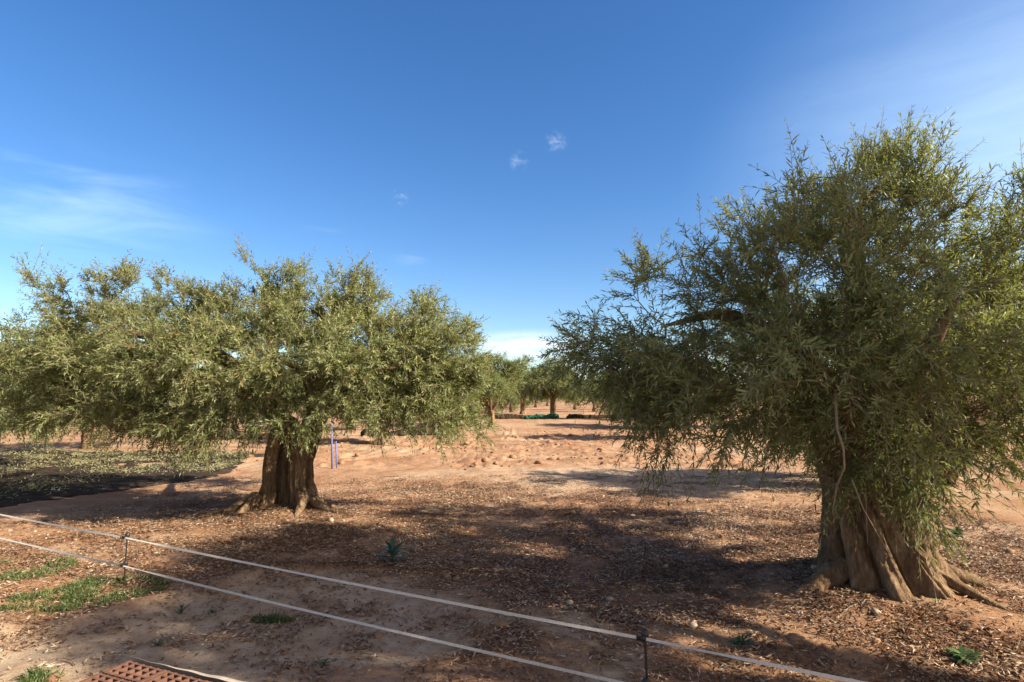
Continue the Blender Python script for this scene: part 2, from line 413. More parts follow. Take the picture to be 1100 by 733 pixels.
def crown(root, limbs, lobes, n, g, per, K, Lm, Wm, slen, centre, low, hi, rich=True, keepfn=None, sprigs=None, step=.13, twig='twig', stems=True, toff=0.0, dk=1.0, nzk=.55, clump=7, csz=.14):
    cen, nrm = sample_lobes(lobes, max(4, n // clump), g)
    pts = np.repeat(cen, clump, 0) + g.normal(0, csz, (len(cen) * clump, 3)) * np.array([1, 1, .75])
    if keepfn is not None:
        k = keepfn(pts); pts = pts[k]
    A, par, r, rm, nl, tips, cnt = grow(limbs, pts, g, step)
    V, f = branch_mesh(A, par, np.minimum(r, .05), nl)
    VV = [V]; FF = [f]; off = len(V)
    thin = np.where((r < .0075) & (np.arange(len(A)) >= nl))[0]
    src = np.concatenate([np.repeat(tips, per), g.choice(thin, int(len(tips) * per * .55))])
    d0 = np.where((par[src] >= 0)[:, None], unit(A[src] - A[np.maximum(par[src], 0)]), 0)
    h = np.clip((A[src][:, 2] - low) / (hi - low), 0, 1)
    outw = unit((A[src] - centre) * np.array([1, 1, .6]))
    up = np.zeros_like(outw); up[:, 2] = 1
    d = unit(d0 * .5 + outw * .45 + up * (h[:, None] * 1.2 - .42 * dk) + g.normal(0, nzk, outw.shape))
    Ls = slen * g.uniform(.45, 1.25, len(src)) * np.where(g.random(len(src)) < .08, 1.5, 1)
    droop = dk * np.clip(.55 - h * .65 + g.normal(0, .14, len(src)), -.15, .9)
    base = A[src]
    if sprigs is not None:
        b2, d2, l2 = sprigs; base = np.concatenate([base, b2]); d = np.concatenate([d, d2]); Ls = np.concatenate([Ls, l2]); droop = np.concatenate([droop, np.full(len(l2), .05)])
    X = shoots(base, d, Ls, droop, g)
    # nothing hangs into the soil
    X[:, :, 2] = np.maximum(X[:, :, 2], .12)
    P, Ax, Nn, L, W, sid = shoot_leaves(X, g, K, Lm, Wm)
    hue = g.beta(2.0, 2.6, len(base)) * .55 + .05 + (fbm(base[:, 0] * 1.6 + base[:, 2], base[:, 1] * 1.6 - base[:, 2] * 1.3, 51) - .3) * .5
    rnd = np.clip(hue[sid] + g.normal(0, .12, len(sid)) + (g.random(len(sid)) < .015) * .5 + toff, 0, 1)
    leaf = leaf_object('foliage', M['leaf'], root, P, Ax, Nn, L, W, rnd, .16, rich)
    if stems:
        V, f = stem_mesh(X, .0030, .0012)
        VV.append(V); FF.append(f + off)
    VV = np.concatenate(VV); FF = np.concatenate(FF)
    mesh_np('branches', VV, [FF], M[twig], root, {'rnd': np.zeros(len(VV))}, True)
    return len(P), (A, r, nl)

def trunk_part(mb, path, radii, g, n=72, flute=.18, nf=7, seed=1, m=70, flare=None, lump=.05):
    "one gnarled stem: a swept ring, fluted lengthwise, lumpy, with a slow twist"
    path = np.asarray(path, float); radii = np.asarray(radii, float)
    seg = np.linalg.norm(np.diff(path, axis=0), axis=1); s = np.concatenate([[0], np.cumsum(seg)])
    t = np.linspace(0, s[-1], m)
    def sm_i(c):      # smooth interpolation
        y = np.interp(t, s, c); k = max(3, m // 12) | 1
        yp = np.pad(y, k // 2, mode='reflect', reflect_type='odd'); return np.convolve(yp, np.ones(k) / k, 'valid')
    C = np.stack([sm_i(path[:, k]) for k in range(3)], 1); rr = sm_i(radii)
    th = np.arange(n) / n * 2 * PI
    T = unit(np.gradient(C, axis=0)); A = unit(np.cross(T, np.array([.05, 1., .02]))); B = np.cross(T, A)
    tt = (t / s[-1])[:, None]
    tw = th[None] + tt * .9 + seed
    fl = 0
    gg = np.random.default_rng(seed)
    for q in range(5):
        fl = fl + gg.uniform(.5, 1) * np.cos(tw * (nf + q * 2 - 3) + gg.uniform(0, 6) + np.sin(tt * 5 + q) * .8) / (1 + q * .45)
    fl = fl / 2.2
    cre = (1 - np.abs(np.sin(tw * nf * .5 + np.sin(tt * 6 + seed) * .7 + 1.3 * np.sin(tw * 2 + seed)))) ** 4
    fl = fl - 1.1 * cre * (1 - .4 * tt)
    fl = np.where(fl < 0, -np.abs(fl) ** .8 * 1.25, fl * .8)
    amp = flute * (1 - .45 * tt) if flare is None else flute * (.55 + flare * np.exp(-tt * 5))
    nz = (fbm((np.cos(tw) * 2.2 + seed) * 1.6, (t[:, None] * 2.6 + np.sin(tw) * 2.2) * 1.6, seed) - .5) * 2
    nz2 = (fbm(np.cos(tw) * 9 + seed, t[:, None] * 7 + np.sin(tw) * 9, seed + 5, 3) - .5) * 2
    st = 1 - np.abs(fbm(tw * (n / 18.0) + np.sin(tt * 7) * .6, t[:, None] * 2.2 + seed, seed + 9, 3) - .5) * 4      # stringy ridges along the grain
    kn = 0
    for q in range(6 if n > 60 else 0):
        a_, h_, w_ = gg.uniform(0, 6.28), gg.uniform(.15, .95), gg.uniform(.10, .22)
        dd = np.sqrt(((np.mod(th[None] - a_ + PI, 2 * PI) - PI)) ** 2 + ((tt - h_) * s[-1] / rr.mean()) ** 2) / w_
        kn = kn + np.exp(-dd ** 2) * .09 - np.exp(-(dd / .45) ** 2) * .12
    rad = rr[:, None] * (1 + amp * fl + lump * 2 * nz + lump * 1.5 * nz2 + lump * .8 * np.clip(st, -1, 1) + kn)
    V = C[:, None] + rad[..., None] * (np.cos(th)[None, :, None] * A[:, None] + np.sin(th)[None, :, None] * B[:, None])
    i = np.arange(m - 1)[:, None] * n; j = np.arange(n)[None]; k = (j + 1) % n
    f = np.stack([i + j, i + k, i + n + k, i + n + j], -1).reshape(-1, 4)
    V = np.concatenate([V.reshape(-1, 3), C[-1:] + T[-1:] * rr[-1] * .5])
    f3 = [[(m - 1) * n + q, (m - 1) * n + (q + 1) % n, m * n] for q in range(n)]
    mb.add(V, f, f3)
def limb_tube(mb, pl, r0, r1, seed, root=.0):
    pl = np.asarray(pl, float)
    trunk_part(mb, pl, np.linspace(r0, r1, len(pl)), None, n=20, flute=.10, nf=4, seed=seed, m=26, lump=.07)

# ================================================================== THE SETTING
xs = np.concatenate([-np.geomspace(7.2, 1600, 70)[::-1], np.arange(-7.15, 6.6, .045), np.geomspace(6.62, 1600, 70)])
ys = np.concatenate([-np.geomspace(.2, 600, 26)[::-1], np.arange(0, 1.9, .15), np.arange(1.95, 11, .045), np.geomspace(11.06, 26, 95), np.geomspace(26.6, 2500, 62)])
GX, GY = np.meshgrid(xs, ys)
GZ = gh(GX, GY); lit, dust, clod = field(GX, GY)
nx, ny = len(xs), len(ys)
i = np.arange(ny - 1)[:, None] * nx; j = np.arange(nx - 1)[None]
gf = np.stack([i + j, i + j + 1, i + nx + j + 1, i + nx + j], -1).reshape(-1, 4)
ground = mesh_np('ground', np.stack([GX, GY, GZ], -1).reshape(-1, 3), [gf], M['soil'], None, {'litter': lit.ravel(), 'dust': dust.ravel()}, True)
ground['kind'] = 'structure'; ground['label'] = 'reddish orchard soil with paler trodden patches'

# ------------------------------------------------------------------ dry leaf litter
def scatter(n, x0, x1, y0, y1, dens, g):
    x = g.uniform(x0, x1, n); y = g.uniform(y0, y1, n)
    k = g.random(n) < dens(x, y); return x[k], y[k]
def flat_leaves(name, mat, x, y, Lm, Wm, g, tilt=.35, lift=.006, rnd=None, rich=False):
    n = len(x); z = gh(x, y) + lift + g.random(n) * lift * 2.5
    a = g.random(n) * 2 * PI
    A = np.stack([np.cos(a), np.sin(a), g.normal(0, tilt, n)], 1)
    Nn = unit(np.stack([g.normal(0, .45, n), g.normal(0, .45, n), np.where(g.random(n) < .5, 1., -1.)], 1))
    L = Lm * g.uniform(.3, 1.2, n); W = Wm * g.uniform(.7, 1.25, n)
    P = np.stack([x, y, z], 1) - A * L[:, None] * .5; P[:, 2] = np.maximum(P[:, 2], z - .01)
    return leaf_object(name, mat, None, P, A, Nn, L, W, np.clip(g.beta(1.3, 2.0, n) + (fbm(x * 1.1, y * 1.1, 19) - .5) * .7, 0, 1) if rnd is None else rnd, .12, rich)
x1, y1 = scatter(520000, -6.5, 6.5, 2.4, 12.5, lambda x, y: field(x, y)[0] + .045 + .5 * (fbm(x * 3.1, y * 3.1, 88) > .64), rng)
x2, y2 = scatter(70000, -12, 12, 10, 24, lambda x, y: .25 * (fbm(x * .6, y * .6, 9) > .5) + .06, rng)
lt = flat_leaves('leaf_litter', M['litter'], np.concatenate([x1, x2]), np.concatenate([y1, y2]), .054, .0118, rng, .25)
tag(lt, 'brown dry olive leaves carpeting the soil under the trees', 'leaf litter', kind='stuff')

mb = MB(); g = np.random.default_rng(63)
tx, ty = scatter(1500, -6, 6.3, 2.6, 11, lambda x, y: .12 + .5 * field(x, y)[0], g)
for a, b in zip(tx, ty):
    an = g.random() * 6.28; L = g.uniform(.06, .30); k = g.normal(0, .25)
    P = [(a + math.cos(an + k * t) * L * t, b + math.sin(an + k * t) * L * t) for t in (0, .35, .7, 1)]
    mb.tube([(p[0], p[1], ghs(*p) + .008 + g.random() * .012) for p in P], np.linspace(.0035, .0015, 4) * g.uniform(.6, 1.4), 4, False, g.random())
tag(mb.build('fallen_twigs', M['twig_pale'], None, True), 'thin fallen twigs lying among the dry leaves', 'twigs', kind='stuff')
# ------------------------------------------------------------------ stones and clods
def pebble(mb, c, r, g):
    "small rough stone: a displaced octahedral ball"
    th = np.linspace(0, PI, 5)[1:-1]; ph = np.arange(7) / 7 * 2 * PI
    V = [[0, 0, 1]] + [[math.sin(a) * math.cos(b), math.sin(a) * math.sin(b), math.cos(a)] for a in th for b in ph] + [[0, 0, -1]]
    V = np.array(V) * (1 + g.normal(0, .13, (len(V), 1))) * r * np.array([g.uniform(.8, 1.5), g.uniform(.7, 1.1), g.uniform(.5, .8)])
    a = g.random() * 6.28; V = V @ np.array([[math.cos(a), -math.sin(a), 0], [math.sin(a), math.cos(a), 0], [0, 0, 1]])
    f3 = [[0, 1 + k, 1 + (k + 1) % 7] for k in range(7)] + [[22, 15 + (k + 1) % 7, 15 + k] for k in range(7)]
    f4 = [[1 + q * 7 + k, 8 + q * 7 + k, 8 + q * 7 + (k + 1) % 7, 1 + q * 7 + (k + 1) % 7] for q in range(2) for k in range(7)]
    mb.add(V + np.asarray(c), f4, f3, g.random())
mb = MB()
px_, py_ = scatter(1500, -6.5, 6, 2.4, 11, lambda x, y: .25 + .6 * (fbm(x * 1.3, y * 1.3, 55) > .52), rng)
pz = gh(px_, py_)
for a, b, c in zip(px_, py_, pz):
    r = min(.04, .006 + rng.exponential(.007)); pebble(mb, (a, b, c + r * .2), r, rng)
tag(mb.build('gravel', M['stone'], None, True), 'scattered pale pebbles in the red soil', 'gravel', kind='stuff')
mb = MB()
px_, py_ = scatter(3000, -9, 14, 12.5, 32, lambda x, y: field(x, y)[2] * (.25 + .75 * (fbm(x * .8, y * .8, 33) > .5)), rng)
pz = gh(px_, py_)
for a, b, c in zip(px_, py_, pz):
    r = min(.10, .018 + rng.exponential(.02)); pebble(mb, (a, b, c + r * .15), r, rng)
px_, py_ = scatter(1500, -6, 6, 2.6, 9, lambda x, y: .5 * (fbm(x * 1.1, y * 1.1, 61) > .53), rng)
pz = gh(px_, py_)
for a, b, c in zip(px_, py_, pz):
    r = min(.06, .012 + rng.exponential(.012)); pebble(mb, (a, b, c), r, rng)
tag(mb.build('soil_clods', M['clod'], None, True), 'loose red clods of ploughed earth between the tree rows', 'soil clods', kind='stuff')

# ================================================================== THE RIGHT TREE
g = np.random.default_rng(21)
zr = ghs(*RT) - .06
root_r = empty('olive_tree', (0, 0, 0))
def lobe(px, py, Y, rx, ry, rz, w=1.0):
    k = Y / F
    return (at(px, py, Y), np.array([rx * k, rz, ry * k]), w)
mb = MB()
x0, y0 = RT
tr_path = [(x0 + .03, y0, zr - .28), (x0 + .01, y0, zr - .05), (x0 - .01, y0, zr + .14), (x0 - .03, y0, zr + .40), (x0 - .03, y0, zr + .75), (x0 - .02, y0, zr + 1.05), (x0, y0, zr + 1.32)]
trunk_part(mb, tr_path, [.66, .54, .455, .385, .355, .385, .42], g, n=300, flute=.19, nf=11, seed=3, m=150, flare=1.2, lump=.045)
RL = [
 ([at(912, 500, 5.0), at(893, 455, 4.95), at(868, 405, 4.9), at(830, 360, 4.85), at(775, 335, 4.85), at(715, 350, 5.0)], .20, .012),
 ([at(945, 500, 5.1), at(940, 420, 5.0), at(932, 340, 4.95), at(917, 280, 4.9), at(905, 255, 4.9), at(928, 218, 4.95), at(952, 190, 5.0)], .17, .008),
 ([at(985, 500, 5.0), at(1030, 455, 4.95), at(1085, 420, 4.95), at(1140, 370, 5.0), at(1190, 320, 5.1)], .28, .04),
 ([at(940, 490, 5.3), at(925, 410, 5.7), at(880, 350, 6.3), at(820, 340, 6.8)], .18, .012),
 ([at(970, 490, 5.3), at(1000, 400, 5.8), at(1050, 330, 6.3), at(1090, 290, 6.6)], .18, .012),
 ([at(960, 495, 4.8), at(975, 420, 4.45), at(1005, 360, 4.1), at(1030, 320, 3.95)], .13, .010),
 ([at(925, 490, 4.8), at(905, 420, 4.4), at(860, 370, 4.15)], .12, .010),
]
for q, (pl, r0, r1) in enumerate(RL): limb_tube(mb, pl, r0, r1, 10 + q)
# surface roots spreading from the foot
for q, (dx, dy, ln, r) in enumerate([(-.9, -.25, .75, .11), (.62, -.78, .80, .050), (.93, -.3, .85, .065), (1, .1, .6, .06)]):
    d = np.array([dx, dy]) / math.hypot(dx, dy); pr = np.array([-d[1], d[0]])
    pts = []
    for k in range(9):
        t = k / 8; xy = RT + d * (.38 + t * ln) + pr * math.sin(t * 4 + q) * .09 * t
        pts.append((xy[0], xy[1], ghs(*xy) + (.11 * (1 - t) ** 2 + .0) - .06 * t))
    trunk_part(mb, pts, [r * (1 - .88 * k / 8) for k in range(9)], None, n=18, flute=.12, nf=4, seed=40 + q, m=24, lump=.08)
mb.build('trunk', M['bark'], root_r, True)
rl = [lobe(685, 375, 5.0, 52, 78, .75), lobe(745, 335, 4.8, 70, 70, .8), lobe(775, 385, 4.5, 85, 65, .8), lobe(845, 305, 4.8, 75, 100, .9),
      lobe(880, 380, 4.3, 85, 85, .75), lobe(925, 240, 4.95, 66, 58, .55, .9), lobe(850, 240, 4.9, 45, 40, .5, .9), lobe(1020, 290, 4.9, 50, 34, .5, .9), lobe(955, 190, 5.0, 40, 26, .28, .9), lobe(975, 340, 4.2, 90, 90, .8), lobe(1005, 270, 5.0, 60, 45, .6, .6),
      lobe(1075, 300, 4.9, 70, 80, .8, .75), lobe(1085, 215, 4.9, 24, 28, .25, .7), lobe(1140, 310, 5.1, 80, 80, .9, .8), lobe(1085, 400, 4.4, 75, 75, .8), lobe(1180, 370, 5.2, 70, 50, .8, .6),
      lobe(800, 445, 4.6, 95, 30, .7, .8), lobe(700, 440, 4.9, 55, 24, .5, .7), lobe(945, 455, 4.25, 65, 62, .35, 1.0), lobe(1050, 480, 4.5, 36, 44, .35, .8), lobe(1085, 490, 4.5, 34, 56, .35, 1.8), lobe(958, 500, 4.35, 46, 34, .2, 1.5), lobe(918, 470, 4.35, 34, 34, .25, 1.3),
      lobe(850, 350, 6.6, 95, 85, .8, .7), lobe(760, 375, 6.3, 80, 60, .7, .6), lobe(1010, 330, 6.6, 100, 85, .8, .7), lobe(1130, 330, 6.5, 90, 85, .8, .5)]
# upright sprigs along the top
sp = [(905, 200, 4.9), (930, 170, 4.95), (955, 160, 5), (975, 160, 5), (985, 180, 5), (830, 205, 4.8), (845, 200, 4.8), (815, 225, 4.8), (700, 292, 5), (735, 275, 5), (1075, 215, 4.9), (1095, 205, 4.9), (860, 195, 4.85), (1085, 215, 4.8)]
sb, sd, sl = [], [], []
for (a, b, c) in sp:
    for q in range(5):
        sb.append(at(a + g.normal(0, 9), b + 26 + g.normal(0, 9), c + g.normal(0, .08))); sd.append((g.normal(.1, .28), g.normal(0, .25), 1)); sl.append(g.uniform(.2, .42))
sprigs = (np.array(sb), unit(np.array(sd)), np.array(sl))
nleaf, info = crown(root_r, RL, rl, 1230, g, 4, 22, .068, .0118, .36, at(930, 400, 5.1), at(930, 500, 4.9)[2], at(930, 170, 4.9)[2], True, sprigs=sprigs, toff=-.14, dk=.6, nzk=.66)
print('right leaves', nleaf)
# bare suckers hanging in front of the trunk
mb = MB()
for pl in ([at(897, 420, 4.0), at(899, 460, 3.85), at(906, 482, 3.82), at(907, 503, 3.84), at(899, 522, 3.95), at(894, 552, 4.05)],
           [at(915, 515, 4.0), at(928, 548, 4.0), at(945, 578, 4.1), at(958, 600, 4.25)], [at(965, 430, 4.1), at(985, 450, 4.05), at(1003, 465, 4.1), at(1015, 480, 4.15)],
           [at(790, 440, 4.5), at(800, 470, 4.5), at(812, 490, 4.5), at(828, 505, 4.5)], [at(930, 525, 4.4), at(931, 560, 4.4), at(932, 585, 4.42)]):
    mb = MB(); pl = np.array(pl); t = np.linspace(0, len(pl) - 1, 16); mb.tube(np.stack([np.interp(t, np.arange(len(pl)), pl[:, k]) for k in range(3)], 1), np.linspace(.0105, .004, 16) * (1 if pl[-1][2] > .4 and len(pl) > 5 else .5), 6); mb.build('sucker', M['twig_pale'], root_r, True)
tag(root_r, 'large gnarled olive tree with fluted trunk, nearest on the right', 'olive tree', 'olive trees in the orchard')

# ================================================================== THE LEFT TREE
g = np.random.default_rng(33)
root_l = empty('olive_tree', (0, 0, 0))
zl = ghs(*LT); mb = MB()
def atg(px, py, Y): return at(px, py, Y)
S1 = [at(279, 562, 8.45), at(283, 546, 8.45), at(289, 525, 8.48), at(291, 495, 8.5), at(299, 462, 8.5), at(296, 435, 8.5)]
S2 = [at(328, 555, 8.55), at(328, 540, 8.55), at(323, 520, 8.55), at(324, 495, 8.55), at(333, 465, 8.5), at(344, 440, 8.5), at(352, 420, 8.5)]
trunk_part(mb, S1, [.25, .15, .105, .098, .105, .11], g, n=90, flute=.20, nf=7, seed=5, m=80, flare=1.0, lump=.06)
trunk_part(mb, S2, [.29, .20, .165, .160, .155, .145, .13], g, n=130, flute=.24, nf=9, seed=8, m=90, flare=1.0, lump=.06)
# the strip of wood closing the hollow behind
trunk_part(mb, [at(306, 556, 8.72), at(307, 525, 8.72), at(308, 490, 8.70), at(311, 450, 8.65)], [.15, .12, .115, .12], g, n=60, flute=.2, nf=6, seed=12, m=50, lump=.07)
LL = [
 ([at(297, 450, 8.5), at(280, 415, 8.4), at(240, 385, 8.3), at(185, 365, 8.25), at(120, 355, 8.2)], .15, .04),
 ([at(300, 445, 8.5), at(296, 400, 8.4), at(290, 350, 8.4), at(285, 315, 8.4)], .12, .03),
 ([at(350, 425, 8.5), at(372, 400, 8.5), at(410, 375, 8.5), at(455, 360, 8.5)], .15, .04),
 ([at(345, 435, 8.5), at(350, 385, 8.5), at(345, 330, 8.5)], .13, .03),
 ([at(340, 440, 8.3), at(330, 400, 7.8), at(300, 385, 7.4)], .11, .03),
 ([at(345, 435, 8.7), at(360, 400, 9.3), at(390, 370, 10.0)], .12, .03),
 ([at(296, 445, 8.6), at(265, 405, 9.2), at(220, 375, 9.8)], .11, .03),
 ([at(290, 440, 8.4), at(255, 420, 7.9), at(200, 405, 7.6), at(150, 400, 7.6)], .10, .03),
 ([at(352, 425, 8.4), at(385, 405, 7.9), at(425, 395, 7.8)], .10, .03),
]
for q, (pl, r0, r1) in enumerate(LL): limb_tube(mb, pl, r0, r1, 70 + q)
for q, (dx, dy, ln, r) in enumerate([(-.9, -.45, .75, .09), (-.4, -.9, .55, .08), (.3, -1, .5, .09), (.95, -.35, .6, .09), (1, .2, .5, .07), (-1, .1, .5, .07)]):
    d = np.array([dx, dy]) / math.hypot(dx, dy); c = LT + np.array([-.28 if dx < 0 else .28, -.05])
    pts = []
    for k in range(9):
        t = k / 8; xy = c + d * (.10 + t * ln) + np.array([-d[1], d[0]]) * math.sin(t * 4 + q) * .06 * t
        pts.append((xy[0], xy[1], ghs(*xy) + .18 * (1 - t) ** 2 - .03 * t))
    trunk_part(mb, pts, [r * (1 - .85 * k / 8) for k in range(9)], None, n=16, flute=.12, nf=4, seed=90 + q, m=22, lump=.08)
mb.build('trunk', M['bark'], root_l, True)
ll = [lobe(85, 355, 8.2, 48, 56, .75, 1.1), lobe(62, 405, 8.2, 48, 48, .7, 1.4), lobe(40, 430, 8.2, 40, 24, .5, 1.5), lobe(110, 320, 8.2, 40, 26, .5, 1.3), lobe(150, 345, 8.2, 62, 45, .85), lobe(175, 390, 7.7, 85, 58, .8), lobe(215, 345, 8.3, 45, 42, .8), lobe(245, 400, 7.4, 60, 58, .7),
      lobe(295, 345, 8.4, 52, 50, .9), lobe(300, 415, 7.4, 58, 45, .55), lobe(350, 345, 8.4, 52, 50, .9), lobe(365, 390, 7.6, 62, 55, .7), lobe(415, 350, 8.4, 52, 48, .9), lobe(455, 385, 8.3, 48, 58, .9),
      lobe(482, 415, 8.3, 32, 48, .7, 1.2), lobe(486, 368, 8.3, 30, 34, .7, 1.1), lobe(468, 448, 8.1, 30, 20, .5, 1.0), lobe(420, 430, 8.0, 62, 28, .7, 1.5), lobe(140, 442, 8.0, 105, 26, .8, 1.7), lobe(235, 455, 7.6, 42, 22, .5, .9), lobe(280, 452, 7.7, 36, 24, .35, 1.1), lobe(318, 432, 7.7, 28, 22, .3, .8),
      lobe(130, 370, 9.8, 100, 55, .8, .7), lobe(260, 365, 10.0, 90, 60, .9, .7), lobe(400, 370, 10.0, 90, 60, .9, .8)]
nleaf, info = crown(root_l, LL, ll, 1900, g, 5, 20, .066, .0135, .29, at(285, 400, 8.5), at(285, 470, 8.5)[2], at(285, 300, 8.5)[2], True, toff=.2, dk=.6, nzk=.7, clump=5)
print('left leaves', nleaf)
tag(root_l, 'broad sunlit olive tree with a split hollow trunk, left of the open ground', 'olive tree', 'olive trees in the orchard')

# ================================================================== THE OTHER TREES (three grown kinds, copied)
def small_tree(seed, hgt, wid, twin, n=680, trunk_r=.15, Lm=.105, Wm=.030, zlo=.26, zhi=.80, tf=.21):
    g = np.random.default_rng(seed); root = empty('olive_tree', (0, 0, 0)); mb = MB()
    top = tf * hgt
    trunk_part(mb, [(0, 0, -.3), (0, 0, 0), (.03, 0, .25), (.02, .02, top * .7), (0, 0, top)], [trunk_r * 2, trunk_r * 1.5, trunk_r * 1.1, trunk_r, trunk_r * 1.05], g, n=40, flute=.16, nf=7, seed=seed, m=34, flare=1)
    limbs = []
    for k in range(6):
        a = k / 6 * 2 * PI + g.uniform(-.4, .4); e = g.uniform(.25, .48) * wid; z = hgt * g.uniform(max(zlo, .5), .82)
        p = [np.array([0, 0, top - .12]), np.array([math.cos(a) * e * .35, math.sin(a) * e * .35, top + (z - top) * .45]), np.array([math.cos(a) * e * .8, math.sin(a) * e * .8, z])]
        limbs.append((p, trunk_r * .55, .03)); limb_tube(mb, p, trunk_r * .55, .03, seed + k)
    mb.build('trunk', M['bark'], root, True)
    lobes = []
    for k in range(11):
        a = g.random() * 6.28; e = wid * .5 * math.sqrt(g.random()) * .72; z = hgt * g.uniform(zlo, zhi)
        lobes.append((np.array([math.cos(a) * e, math.sin(a) * e, z]), np.array([wid * .2, wid * .2, hgt * (zhi - zlo) * .27]) * g.uniform(.8, 1.25), 1.0))
    zm = hgt * (zlo + zhi) / 2 + .1 * hgt
    lobes.append((np.array([0, 0, zm]), np.array([wid * .3, wid * .3, hgt * (zhi - zlo) * .4]), 1.0))
    nl, _ = crown(root, limbs, lobes, n, g, 4, 16, Lm, Wm, .42, np.array([0, 0, hgt * .55]), hgt * .3, hgt * .95, False, step=.2, stems=False)
    return root
kinds = [small_tree(101, 4.0, 4.9, False), small_tree(202, 3.8, 4.6, True, zlo=.40, tf=.28), small_tree(303, 4.3, 5.4, False, 700, .2)]
kinds.append(small_tree(404, 8.1, 3.6, False, 800, .3, .085, .024, .62, .90, .5))
used = [False] * 4
def place(px, Y, kind, scale, rot, label, x=None):
    X = (px - 550) / F * Y if x is None else x
    # depth along the optical axis differs slightly from Y on the ground
    o = kinds[kind] if not used[kind] else copy_tree(kinds[kind])
    used[kind] = True
    o.location = (X, Y, ghs(X, Y)); o.rotation_euler.z = rot; o.scale = (scale,) * 3
    tag(o, label, 'olive tree', 'olive trees in the orchard')
    return o
spots = [
 (528, 33, 0, 1.12, .4, 'dark round olive tree just right of the broad sunlit tree, standing alone on its trunk'),
 (594, 49, 1, 1.42, 1.9, 'dark bushy olive tree beyond the gap, beside the green net'),
 (413, 20.5, 1, .92, 2.8, 'olive tree whose slim pale trunk shows under the sunlit tree\'s right half'),
 (99, 18.5, 0, .85, 3.3, 'olive tree with a thin dark trunk seen below the far left crown'),
 (-3, 12.5, 1, .93, 5.2, 'olive tree cut by the left edge of the view'),
 (945, 10.4, 2, .95, 1.1, 'olive tree standing directly behind the large fluted trunk'),
 (562, 58, 2, 1.2, 2.2, 'small olive tree between the two far dark trees, farthest in the gap'),
 (660, 44, 2, .95, 4.0, 'far olive tree behind the left tip of the large right tree'),
 (700, 23, 1, .9, .7, 'olive tree just behind the hanging left boughs of the large right tree'),
 (690, 33, 2, .95, 2.6, 'olive tree in the row beyond, left behind the large right crown'),
 (735, 30, 0, .95, 5.3, 'olive tree half hidden behind the hanging lower boughs of the large right tree'),
 (830, 46, 1, 1.05, .2, 'far olive tree seen just left of the fluted trunk'),
 (1060, 27, 1, 1.0, 3.9, 'olive tree seen right of the fluted trunk under its bough'),
 (225, 31, 2, .9, .9, 'far olive tree glimpsed between the left trees\' hanging twigs'),
 (330, 40, 0, 1.0, 2.0, 'far olive tree behind the split hollow trunk'),
 (455, 46, 1, 1.0, 4.5, 'far olive tree under the right flank of the sunlit tree'),
 (30, 29, 1, 1.0, 5.7, 'far olive tree behind the left edge tree'),
 (270, 26, 1, .95, 1.3, 'far olive tree in the strip of light just left of the split trunk'),
 (378, 30, 0, 1.0, 4.4, 'far olive tree behind the blue upright pipes'),
 (488, 43, 2, 1.0, 3.6, 'far olive tree against the right end of the sunlit crown'),
 (120, 36, 0, 1.05, 2.5, 'far olive tree deep behind the net and its clippings'),
 (870, 31, 2, 1.0, 5.0, 'far olive tree touching the left outline of the fluted trunk'),
 (1025, 42, 0, 1.05, 1.6, 'farthest olive tree right of the fluted trunk'),
 (150, 48, 2, 1.0, 3.0, 'farthest olive tree behind the left crown'),
 (None, .95, 3, 1.0, 2.0, 'tall tree out of view at the right whose shade dapples the front', 9.0),
]
for s_ in spots: place(*s_)
# rows that run on to the horizon and read as one mass
far_pts = []
g = np.random.default_rng(8)
for row, Y in enumerate((66, 78, 92, 110, 132, 160, 195, 240)):
    for X in np.arange(-Y * 1.15, Y * 1.15, 8.5):
        far_pts.append((X + g.normal(0, .8) + (row % 2) * 4, Y + g.normal(0, 1.2)))
A_, P_, N_, L_, W_ = [], [], [], [], []
stem = MB()
for (X, Y) in far_pts:
    n = int(3000 * (66 / Y) ** 1.0); hh = g.uniform(4.4, 5.6); w = g.uniform(2.6, 3.4)
    c = np.array([X, Y, hh * .53]); q = unit(g.normal(size=(n, 3))) * (g.random((n, 1)) ** .4)
    bl = np.array([[g.normal(0, .8), g.normal(0, .8), g.normal(0, .45)] for _ in range(7)])
    q = q * np.array([w * .62, w * .62, hh * .31]) + bl[g.integers(0, 7, n)]
    P_.append(c + q); A_.append(g.normal(size=(n, 3))); N_.append(g.normal(size=(n, 3)) + [0, 0, .6]); k = (Y / 66)
    L_.append(g.uniform(.16, .30, n) * k ** .7); W_.append(g.uniform(.06, .10, n) * k ** .7)
    stem.tube([(X, Y, -.1), (X + .05, Y, .8), (X, Y, hh * .5)], [.3, .2, .15], 6)
fo = leaf_object('distant_grove', M['leaf_far'], None, np.concatenate(P_), np.concatenate(A_), np.concatenate(N_), np.concatenate(L_), np.concatenate(W_), np.clip(g.beta(2, 2.6, sum(map(len, P_))) * .8, 0, 1), .1, False)
tag(fo, 'far olive rows running together along the horizon', 'olive grove', kind='stuff')
so = stem.build('grove_trunks', M['bark'], fo, True); so['kind'] = 'stuff'

